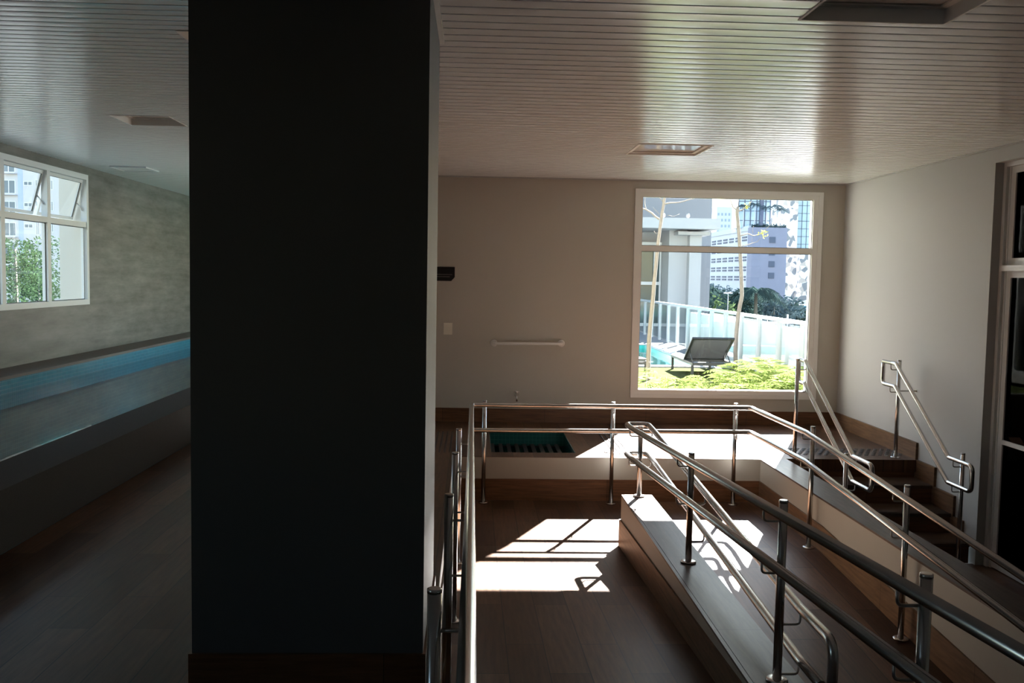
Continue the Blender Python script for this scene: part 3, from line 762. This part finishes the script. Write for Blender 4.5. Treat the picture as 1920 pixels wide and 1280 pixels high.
# sun loungers: built along +y from the head end, base at z = TZ
def lounger(x, y, label, raise_deg):
    o = thing('sun_lounger', (x, y, TZ), label, 'sun lounger', 'sun loungers on the lawn')
    W, Ln, H = .80, 1.85, .29; z = TZ+H; r = .022
    m = MB(); m.box(x, x+W, y, y+.045, z-.05, z).box(x, x+W, y+Ln-.045, y+Ln, z-.05, z).box(x, x+.045, y+.045, y+Ln-.045, z-.05, z).box(x+W-.045, x+W, y+.045, y+Ln-.045, z-.05, z)
    m.box(x+.045, x+W-.045, y+.78, y+.82, z-.05, z-.005)
    m.build('frame', 'charcoal', o)
    for lx in (x+.005, x+W-.05):
        for ly in (y+.1, y+Ln-.06): MB().box(lx, lx+.045, ly, ly+.045, TZ, z-.05).build('leg', 'charcoal', o)
    MB().box(x+.046, x+W-.046, y+.83, y+Ln-.046, z-.012, z-.004).build('seat', 'sling', o)
    a = math.radians(raise_deg); hy, hz = y+.80, z+.005; Lb = .80
    u = Vector((0, -math.cos(a), math.sin(a))); nn = Vector((0, math.sin(a), math.cos(a)))
    m = MB(); c0 = Vector((x+W/2, hy, hz))
    for sx in (-1, 1): m.obox(c0+Vector((sx*(W/2-.035), 0, 0))+u*(Lb/2), (.02, 0, 0), u*(Lb/2), nn*.016)
    m.obox(c0+u*(Lb-.02), (W/2-.055, 0, 0), u*.02, nn*.016); m.obox(c0+u*.02, (W/2-.055, 0, 0), u*.02, nn*.016)
    bk = m.build('backrest', 'charcoal', o)
    MB().obox(c0+u*(Lb/2), (W/2-.055, 0, 0), u*(Lb/2-.04), nn*.004).build('backrest_sling', 'sling', bk)
    if raise_deg > 5:
        m = MB()
        for sx in (-1, 1):
            p = c0+Vector((sx*(W/2-.06), 0, 0))+u*(Lb*.42); m.tube([p, (p.x, y+.22, z-.02)], .011, 8)
        m.tube([(x+.06, y+.22, z-.02), (x+W-.06, y+.22, z-.02)], .011, 8)
        m.build('support_bar', 'charcoal', bk)
    else:
        pass
    return o
lounger(3.93, 16.62, 'dark sun lounger with raised backrest at the pool edge, beside a bare tree', 33)
lounger(2.36, 16.75, 'flat lying sun lounger at the left edge of the window view', 2)

# bare trees
def ptube(m, pts, Y, r0, r1, n=8, dy=0):
    P = [pix(px, py, Y+dy*i) for i, (px, py) in enumerate(pts)]
    Q = []
    for i in range(len(P)-1):
        Q += [P[i], (P[i]*.5+P[i+1]*.5)+Vector((random.uniform(-1, 1)*.006,)*3)]
    Q.append(P[-1]); k = len(Q)-1
    m.tube(Q, [r0+(r1-r0)*i/k for i in range(k+1)], n)
t1 = thing('bare_tree', tuple(Vector((*pix(1215, 712, 16.4).xy, TZ))), 'slim bare tree in front of the white pavilion, forking near its top', 'tree')
m = MB(); b0 = pix(1215, 706, 16.4); b0.z = TZ
ptube(m, [(1215, 716), (1216, 660), (1219, 610), (1225, 550), (1229, 505), (1234, 455), (1240, 410), (1244, 385), (1249, 345)], 16.4, .042, .022); m.build('trunk', 'bark', t1)
for pts, r in (([(1236, 411), (1222, 399), (1212, 393), (1200, 388)], .017), ([(1212, 393), (1209, 380), (1210, 365)], .008), ([(1244, 383), (1258, 380), (1275, 379), (1292, 374), (1304, 371)], .013), ([(1235, 401), (1228, 393), (1224, 388)], .005),
               ([(1230, 438), (1226, 433)], .007), ([(1243, 378), (1236, 370), (1233, 362)], .010), ([(1252, 403), (1262, 406), (1274, 401)], .004), ([(1247, 372), (1252, 366)], .010)):
    m = MB(); ptube(m, pts, 16.4, r, r*.5, 6, .04); m.build('branch', 'bark', t1)
t2 = thing('bare_tree', tuple(Vector((*pix(1381, 700, 17.6).xy, TZ))), 'slim bare tree standing behind the raised sun lounger backrest', 'tree')
m = MB(); ptube(m, [(1381, 704), (1379, 660), (1381, 620), (1384, 590), (1391, 555), (1390, 520), (1388, 480), (1386, 445), (1383, 410), (1382, 396), (1384, 388)], 17.6, .045, .028); m.build('trunk', 'bark', t2)
for pts, r in (([(1383, 394), (1374, 388), (1369, 374), (1366, 364)], .012), ([(1383, 396), (1394, 392), (1402, 385), (1409, 378)], .013), ([(1388, 442), (1402, 438), (1412, 442), (1424, 440), (1434, 432), (1445, 420)], .011), ([(1389, 462), (1404, 458), (1420, 453), (1427, 444)], .008),
               ([(1412, 438), (1411, 428), (1413, 424)], .005), ([(1384, 390), (1385, 374)], .007), ([(1410, 455), (1410, 445)], .004)):
    m = MB(); ptube(m, pts, 17.6, r, r*.45, 6, .04); m.build('branch', 'bark', t2)
m = MB()
for cx, cy in ((1427, 438), (1436, 436), (1430, 441), (1397, 388), (1402, 384)):
    for k in range(9):
        p = pix(cx+random.uniform(-5, 5), cy+random.uniform(-4, 4), 17.7); a = Vector((R()-.5, R()-.5, R()-.5)).normalized(); bb = a.cross(Vector((0, 0, 1))).normalized()
        m.face([p, p+a*.025+bb*.014, p+a*.055, p+a*.025-bb*.014])
m.build('leaves', 'leaf_yellow', t2, 'small tuft of yellow green leaves', fixn=False)

# ferns under the window
def fern_mesh(seed, h, n=17):
    rs = random.Random(seed); m = MB()
    for i in range(n):
        az = 2*math.pi*(i/n)+rs.uniform(-.25, .25); le = h*rs.uniform(.85, 1.35); lift = rs.uniform(.7, 1.75)
        d = Vector((math.cos(az), math.sin(az), 0)); side = Vector((-d.y, d.x, 0)); P = []
        for k in range(15):
            s = k/14; P.append(d*(le*.72*s) + Vector((0, 0, le*lift*(1.35*s-.95*s*s)))+Vector((0,0,.02)))
        for k in range(14):
            w_ = .004; m.face([P[k]-side*w_, P[k]+side*w_, P[k+1]+side*w_*.7, P[k+1]-side*w_*.7])
        for k in range(2, 14):
            s = k/14; wl = le*.22*math.sin(math.pi*min(1, s*.92+.1))**.8
            t_ = (P[k+1]-P[k]).normalized()
            for sg_ in (-1, 1):
                tip = P[k]+side*(sg_*wl)+t_*wl*.45+Vector((0, 0, -wl*.18)); w_ = t_*(.016*h/.5)
                m.face([P[k]-w_*.3, (P[k]+tip)/2+w_, tip, (P[k]+tip)/2-w_*.6])
    return m
protos = []
for k, hh in enumerate((.80, .92, 1.05)):
    m = fern_mesh(31+k, hh); o = m.build('fern', 'fern', fixn=False); protos.append(o)
spots = [(1.55, 12.25, 0, .8), (1.95, 12.35, 1, .85), (2.25, 12.2, 0, .85), (2.62, 12.5, 1, .75), (2.95, 12.2, 0, .85), (3.28, 12.4, 2, .78), (3.55, 12.2, 0, .9),
         (3.75, 12.6, 2, .95), (4.02, 12.3, 1, 1.0), (4.35, 12.7, 2, 1.05), (4.6, 12.3, 1, 1.0), (4.9, 12.6, 2, 1.0), (4.95, 12.2, 0, .9), (2.15, 12.9, 0, .7), (2.75, 13.0, 0, .6), (3.4, 13.1, 1, .72), (3.95, 13.3, 2, .95), (4.5, 13.5, 2, 1.05), (4.72, 13.3, 2, .9), (3.0, 12.3, 0, .7), (2.45, 12.25, 1, .7), (3.85, 12.2, 0, .7), (2.05, 12.7, 0, .7), (4.3, 12.2, 0, .75), (1.6, 12.6, 0, .8)]
used = set()
for x, y, k, s_ in spots:
    if k in used: o = protos[k].copy(); C.objects.link(o)
    else: o = protos[k]; used.add(k)
    o.location = (x, y, TZ); o.rotation_euler = (0, 0, R()*6.28); o.scale = (s_*.88, s_*.88, s_*(.70 if x < 3.4 else .60))
    tag(o, 'bright yellow green fern in the bed under the big window', 'fern', 'ferns under the big window')

# white pavilion beyond the fence
pv = thing('pavilion', (7, 34, -6), 'white pavilion with flat roof slab and grey upper block beyond the fence', 'building')
m = MB(); m.box(7.03, 7.69, 33.9, 36, -6, 3.5).box(2, 7.03, 35.6, 35.8, 3.1, 3.5); m.build('wall', 'white_wall', pv)
MB().box(7.69, 8.12, 33.5, 36, -6, 3.42).build('pillar', 'white_wall', pv)
MB().box(7.2, 8.35, 33.2, 34.5, 3.3, 3.42).build('pillar_head', 'white_wall', pv)
MB().box(1, 8.53, 32.6, 40, 3.49, 3.85).build('roof_slab', 'white_wall', pv)
MB().box(1, 10.6, 42, 50, -6, 14).build('upper_block', 'grey_wall', pv)
m = MB(); Yg = 35.2
for z0, z1 in ((-.05, .06), (1.5, 1.62), (2.96, 3.1)): m.box(2, 7.02, Yg-.05, Yg+.02, z0, z1)
for x in (2.0, 3.6, 5.2, 6.72, 6.94): m.box(x, x+.07, Yg-.06, Yg-.051, 0, 3.1)
wf = m.build('window_frame', 'grey_alu', pv)
MB().box(2, 7.0, Yg+.03, Yg+.05, 0, 3.1).build('pane', 'ext_glass', wf)
for px in (1244, 1290):
    p = pix(px, 408, 33); MB().lathe((p.x, 33, 3.85), [(.03, 0), (.03, .05), (.06, .06), (.06, .14), (.03, .17)], 10).build('roof_lamp', 'white_paint', pv)

# parking block with slotted facade, brick flank, glazed top
pk = thing('parking_block', (73, 260, -6), 'white parking block with rows of dark slots seen past the bare tree', 'building')
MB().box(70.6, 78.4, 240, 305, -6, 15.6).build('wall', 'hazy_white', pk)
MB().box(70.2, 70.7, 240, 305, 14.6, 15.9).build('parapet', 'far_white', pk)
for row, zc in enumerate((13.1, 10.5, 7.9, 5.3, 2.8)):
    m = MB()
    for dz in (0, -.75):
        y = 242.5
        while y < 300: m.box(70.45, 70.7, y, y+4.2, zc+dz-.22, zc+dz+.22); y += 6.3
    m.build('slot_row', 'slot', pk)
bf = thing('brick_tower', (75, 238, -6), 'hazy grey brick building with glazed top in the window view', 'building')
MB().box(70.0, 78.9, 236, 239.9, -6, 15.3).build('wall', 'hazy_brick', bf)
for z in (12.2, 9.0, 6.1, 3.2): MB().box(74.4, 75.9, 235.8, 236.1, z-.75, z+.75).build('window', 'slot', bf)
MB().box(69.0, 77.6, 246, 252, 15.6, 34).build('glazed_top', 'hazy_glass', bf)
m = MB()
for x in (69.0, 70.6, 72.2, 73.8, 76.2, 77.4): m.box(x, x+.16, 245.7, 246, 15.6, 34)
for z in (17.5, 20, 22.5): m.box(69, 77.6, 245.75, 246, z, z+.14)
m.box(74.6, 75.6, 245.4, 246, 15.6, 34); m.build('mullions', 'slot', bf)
def palm(name, base, h, fl, label, mat='leaf', n=16, r=.16, trunk='bark', group=None, seed=0):
    rs = random.Random(seed); o = thing(name, tuple(base), label, 'palm', group); B = Vector(base)
    MB().tube([B, B+Vector((.05*h*.2, 0, h*.5)), B+Vector((0, 0, h))], r, 8, .7).build('trunk', trunk, o)
    m = MB(); top_ = B+Vector((0, 0, h))
    for i in range(n):
        az = 2*math.pi*i/n + rs.uniform(-.2, .2); up = rs.uniform(.1, 1.0); d = Vector((math.cos(az), math.sin(az), 0)); side = Vector((-d.y, d.x, 0)); P = []
        for k in range(9):
            s = k/8; P.append(top_ + d*(fl*s*(1-.25*up)) + Vector((0, 0, fl*(up*.9*s - (.55+.45*up)*s*s))))
        for k in range(1, 8):
            t_ = (P[k+1]-P[k]).normalized(); wl = fl*.22*math.sin(math.pi*(.15+.8*k/8))
            for sg_ in (-1, 1):
                for q in (0, .5):
                    a = P[k]*(1-q)+P[k+1]*q
                    tip = a+side*(sg_*wl)+t_*wl*.6+Vector((0, 0, -wl*.6)); w_ = t_*fl*.028
                    m.face([a-w_, a+w_, tip])
            m.face([P[k]-side*.02*fl*.5, P[k]+side*.02*fl*.5, P[k+1]+side*.01*fl, P[k+1]-side*.01*fl])
    m.build('fronds', mat, o, fixn=False); return o
for k, (px, hh) in enumerate(((1393, 5.4), (1414, 5.9), (1436, 5.2), (1455, 5.6), (1463, 4.8))):
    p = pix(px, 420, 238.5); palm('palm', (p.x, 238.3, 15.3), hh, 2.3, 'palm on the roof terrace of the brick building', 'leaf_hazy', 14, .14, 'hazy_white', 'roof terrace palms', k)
m = MB()
rs = random.Random(5)
for i in range(420):
    c0 = Vector((rs.uniform(70, 78.8), rs.uniform(236.1, 237), 15.3+abs(rs.gauss(0, .35)))); a = Vector((rs.uniform(-1, 1), rs.uniform(-1, 1), rs.uniform(-1, 1))).normalized()*.3; b_ = a.orthogonal().normalized()*.2
    m.face([c0-a, c0+b_, c0+a, c0-b_])
tag(m.build('roof_hedge', 'leaf_hazy', fixn=False), 'clipped hedge along the roof edge of the brick building', 'hedge')

ot = thing('ornate_tower', (103, 300, -6), 'white tower with jagged patchwork cladding at the right of the window view', 'building')
MB().box(97.6, 103.6, 300, 312, -6, 40).box(103.6, 107.2, 297, 312, -6, 12.5).build('wall', 'ornate', ot)
MB().box(103.7, 112, 305, 315, -6, 40).build('glass_wing', 'hazy_glass', ot)
m = MB()
for x in (105, 106.6, 108.2, 109.8): m.box(x, x+.12, 304.8, 305, -6, 40)
for z in (14, 16.5, 19, 21.5, 24, 26.5): m.box(103.7, 112, 304.8, 305, z, z+.12)
m.build('mullions', 'slot', ot)
def far_tower(x0, x1, y, z1, label, cols, seed):
    o = thing('far_tower', ((x0+x1)/2, y, -6), label, 'building', 'pale far towers')
    MB().box(x0, x1, y, y+15, -6, z1).build('wall', 'far_white', o)
    z = z1-4; w_ = (x1-x0)/cols
    while z > 10:
        m = MB()
        for k in range(cols): m.box(x0+w_*(k+.25), x0+w_*(k+.75), y-.15, y, z-.7, z+.7)
        m.build('window_row', 'far_win', o); z -= 3.1
far_tower(117.5, 122.6, 500, 41.2, 'narrow pale tower far away, just right of the grey block', 2, 1)
far_tower(128.8, 138.4, 500, 41.0, 'wide pale tower far away behind the parking block', 5, 2)

# leafy trees
def tree(base, h, rad, label, mat, n=900, seed=0, leaf=.35, group=None, flat=.8, th=.35, tr=.12):
    rs = random.Random(seed); o = thing('leafy_tree', tuple(base), label, 'tree', group); B = Vector(base)
    MB().tube([B, B+Vector((.1, 0, h*th)), B+Vector((0, .1, h*.8))], tr, 7, .4).build('trunk', 'bark', o)
    blobs = []
    for k in range(9):
        a = rs.uniform(0, 6.28); q = rs.uniform(0, .62)*rad
        blobs.append((B+Vector((math.cos(a)*q, math.sin(a)*q, h*rs.uniform(.50, .84))), rad*rs.uniform(.38, .6)))
    m = MB()
    for i in range(n):
        c0, r_ = blobs[i % 9]
        d = Vector((rs.gauss(0, 1), rs.gauss(0, 1), rs.gauss(0, 1))).normalized()*r_*rs.uniform(.72, 1.02); d.z *= flat
        p = c0+d; a = Vector((rs.gauss(0, 1), rs.gauss(0, 1), rs.gauss(0, .7))).normalized()*leaf; b_ = a.orthogonal().normalized()*leaf*.45
        m.face([p-a, p+b_, p+a, p-b_])
    m.build('foliage', mat, o, fixn=False); return o
def ground(px, Y): p = pix(px, 560, Y); return (p.x, Y, -6)
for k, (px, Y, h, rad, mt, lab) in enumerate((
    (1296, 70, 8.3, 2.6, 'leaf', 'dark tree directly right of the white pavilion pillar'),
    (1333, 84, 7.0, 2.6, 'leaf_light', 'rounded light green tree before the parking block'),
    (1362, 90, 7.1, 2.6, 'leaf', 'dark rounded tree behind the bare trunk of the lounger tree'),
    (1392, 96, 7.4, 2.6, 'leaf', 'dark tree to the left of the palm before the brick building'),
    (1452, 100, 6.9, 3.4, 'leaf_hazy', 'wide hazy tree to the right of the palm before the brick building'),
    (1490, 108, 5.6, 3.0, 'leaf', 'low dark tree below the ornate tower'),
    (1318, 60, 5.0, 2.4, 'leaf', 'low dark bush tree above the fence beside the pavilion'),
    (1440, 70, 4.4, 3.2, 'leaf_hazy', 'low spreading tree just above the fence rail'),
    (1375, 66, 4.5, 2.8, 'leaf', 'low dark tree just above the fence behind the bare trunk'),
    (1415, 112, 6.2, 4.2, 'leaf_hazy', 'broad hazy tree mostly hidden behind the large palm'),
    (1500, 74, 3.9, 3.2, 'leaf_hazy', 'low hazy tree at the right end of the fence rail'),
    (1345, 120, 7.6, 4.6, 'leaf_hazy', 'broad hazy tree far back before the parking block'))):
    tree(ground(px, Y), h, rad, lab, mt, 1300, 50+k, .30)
p = ground(1417, 88); palm('palm', p, 6.6, 3.3, 'large palm with drooping fronds before the brick building', 'leaf', 22, .22, 'bark', None, 77)
tag(MB().box(43, 50, 130, 134, -6, -1.5).build('blue_shed', plain('blue roof', (.20, .42, .62), .6)), 'low blue roofed shed below the ornate tower', 'shed')
lp = thing('street_lamp', ground(1365, 62), 'thin white street lamp before the dark trees', 'street lamp'); q = Vector(ground(1365, 62))
MB().tube([q, q+Vector((0, 0, 6.9))], .03, 8, .6).build('pole', 'hazy_white', lp); MB().box(q.x-.28, q.x+.28, q.y-.08, q.y+.08, .86, .93).build('lamp_head', 'hazy_white', lp)
up = thing('utility_pole', ground(1478, 60), 'thin utility pole with cross arm and wires', 'pole'); q = Vector(ground(1478, 60))
MB().tube([q, q+Vector((0, 0, 5.6))], .06, 8).build('pole', 'hazy_white', up); MB().box(q.x-.9, q.x+.9, q.y-.06, q.y+.06, -1.0, -.9).build('cross_arm', 'hazy_white', up)
m = MB()
for dx in (-.8, 0, .8): m.tube([(q.x+dx-14, q.y+4, -1.3), (q.x+dx-7, q.y+2, -1.4), (q.x+dx, q.y, -.88), (q.x+dx+7, q.y-2, -1.5), (q.x+dx+14, q.y-4, -1.3)], .018, 5)
m.build('wire', 'hazy_white', up)

# ================================================================ OUTSIDE THE LEFT WINDOW
tag(MB().box(-6.52, -6.302, 15.15, 15.75, -6, 5).build('exterior_pier', 'pier'), 'cream exterior pier beside the right jamb of the left window', 'pier')
struct(MB().box(LX-.2, LX-.072, LW1-.006, LW1-.0005, LZ0+.001, LZ1-.001).build('trim_3', 'pier'))
AY = 130
def atx(px, py, X):
    d = RGT*((px-960)/FPX) + DWN*((py-640)/FPX) + FWD
    return EYE + d*((X-EYE.x)/d.x)
def ax(px): return pix(px, 400, AY).x
ap = thing('apartment_block', (ax(80), AY, -6), 'pale apartment block with white framed windows outside the left window', 'building')
MB().box(ax(-260), ax(330), AY, AY+14, -6, 42).build('wall', 'apt', ap)
MB().box(ax(35), ax(46), AY-.12, AY, -6, 42).build('blue_shade_strip', 'apt_blue', ap)
MB().box(ax(46), ax(88), AY-.3, AY, -6, 42).build('bay', 'apt', ap)
def apt_window(xa, xb, ya, yb, dy=0.):
    x0, x1, z1, z0 = ax(xa), ax(xb), pix((xa+xb)/2, ya, AY).z, pix((xa+xb)/2, yb, AY).z
    y = AY-dy
    for k in range(-2, 5):
        q = k*2.83; m = MB(); ring(m, x0, x1, z0-q, z1-q, x0+.1, x1-.1, z0-q+.1, z1-q-.1, y-.06, y)
        m.box((x0+x1)/2-.05, (x0+x1)/2+.05, y-.06, y, z0-q+.1, z1-q-.1)
        f_ = m.build('window', 'apt_frame', ap)
        MB().box(x0+.1, x1-.1, y-.03, y-.005, z0-q+.1, z1-q-.1).build('pane', 'apt_glass', f_)
apt_window(5, 30, 337, 363); apt_window(47, 64, 340, 348.5, .3); apt_window(69, 76, 416, 441, .3); apt_window(93, 100.5, 337, 356); apt_window(114, 125, 375, 391)
for k in range(-2, 5):
    z = pix(17, 364, AY).z - k*2.83; MB().box(ax(2), ax(33), AY-.7, AY, z-.12, z).build('balcony_slab', 'apt', ap)
for k, (px, X, h, rad, mt, lab) in enumerate(((25, -15, 10.4, 1.9, 'leaf_mid', 'tall light green tree outside the left window pane'), (68, -16, 9.4, 1.3, 'leaf_mid', 'dark green tree beside the mullion of the left window'), (108, -15, 7.5, 1.1, 'leaf_mid', 'short bushy tree next to the cream pier'))):
    p = atx(px, 500, X); tree((p.x, p.y, -6), h, rad, lab, mt, 4200, 90+k, .062, th=.5)

# ================================================================ LIGHT
SUNV = Vector((.45, 1.0, .588)).normalized()
sun = bpy.data.lights.new('sun', 'SUN'); sun.energy = 125.0; sun.angle = math.radians(.53); sun.color = (1, .97, .925)
so = bpy.data.objects.new('sun', sun); C.objects.link(so); so.location = (20, 45, 30)
so.rotation_euler = SUNV.to_track_quat('Z', 'Y').to_euler()
wd = bpy.data.worlds.new('sky'); bpy.context.scene.world = wd; wd.use_nodes = True
nt = wd.node_tree; bg = nt.nodes['Background']
sk = nt.nodes.new('ShaderNodeTexSky'); sk.sky_type = 'NISHITA'; sk.sun_disc = False
sk.sun_elevation = math.asin(SUNV.z); sk.sun_rotation = math.atan2(SUNV.x, SUNV.y); sk.air_density = 1.5; sk.dust_density = .35; sk.ozone_density = 2.0
nt.links.new(sk.outputs[0], bg.inputs['Color']); bg.inputs['Strength'].default_value = .62

# ================================================================ CAMERA
cam = bpy.data.cameras.new('camera'); co = bpy.data.objects.new('camera', cam); C.objects.link(co)
cam.sensor_width = 36; cam.sensor_fit = 'HORIZONTAL'; cam.lens = FPX/1920*36; cam.clip_start = .05; cam.clip_end = 3000
mw = Matrix.Identity(4)
for i, ax in enumerate((RGT, -DWN, -FWD)):
    for j in range(3): mw[j][i] = ax[j]
mw.translation = EYE; co.matrix_world = mw
sc = bpy.context.scene; sc.camera = co
sc.view_settings.view_transform = 'Standard'; sc.view_settings.look = 'None'; sc.view_settings.gamma = 1
sc.view_settings.use_curve_mapping = False
sc.view_settings.exposure = 0.2
sc.cycles.max_bounces = 12; sc.cycles.diffuse_bounces = 8; sc.cycles.glossy_bounces = 6; sc.cycles.transparent_max_bounces = 16
sc.cycles.sample_clamp_indirect = 8.0
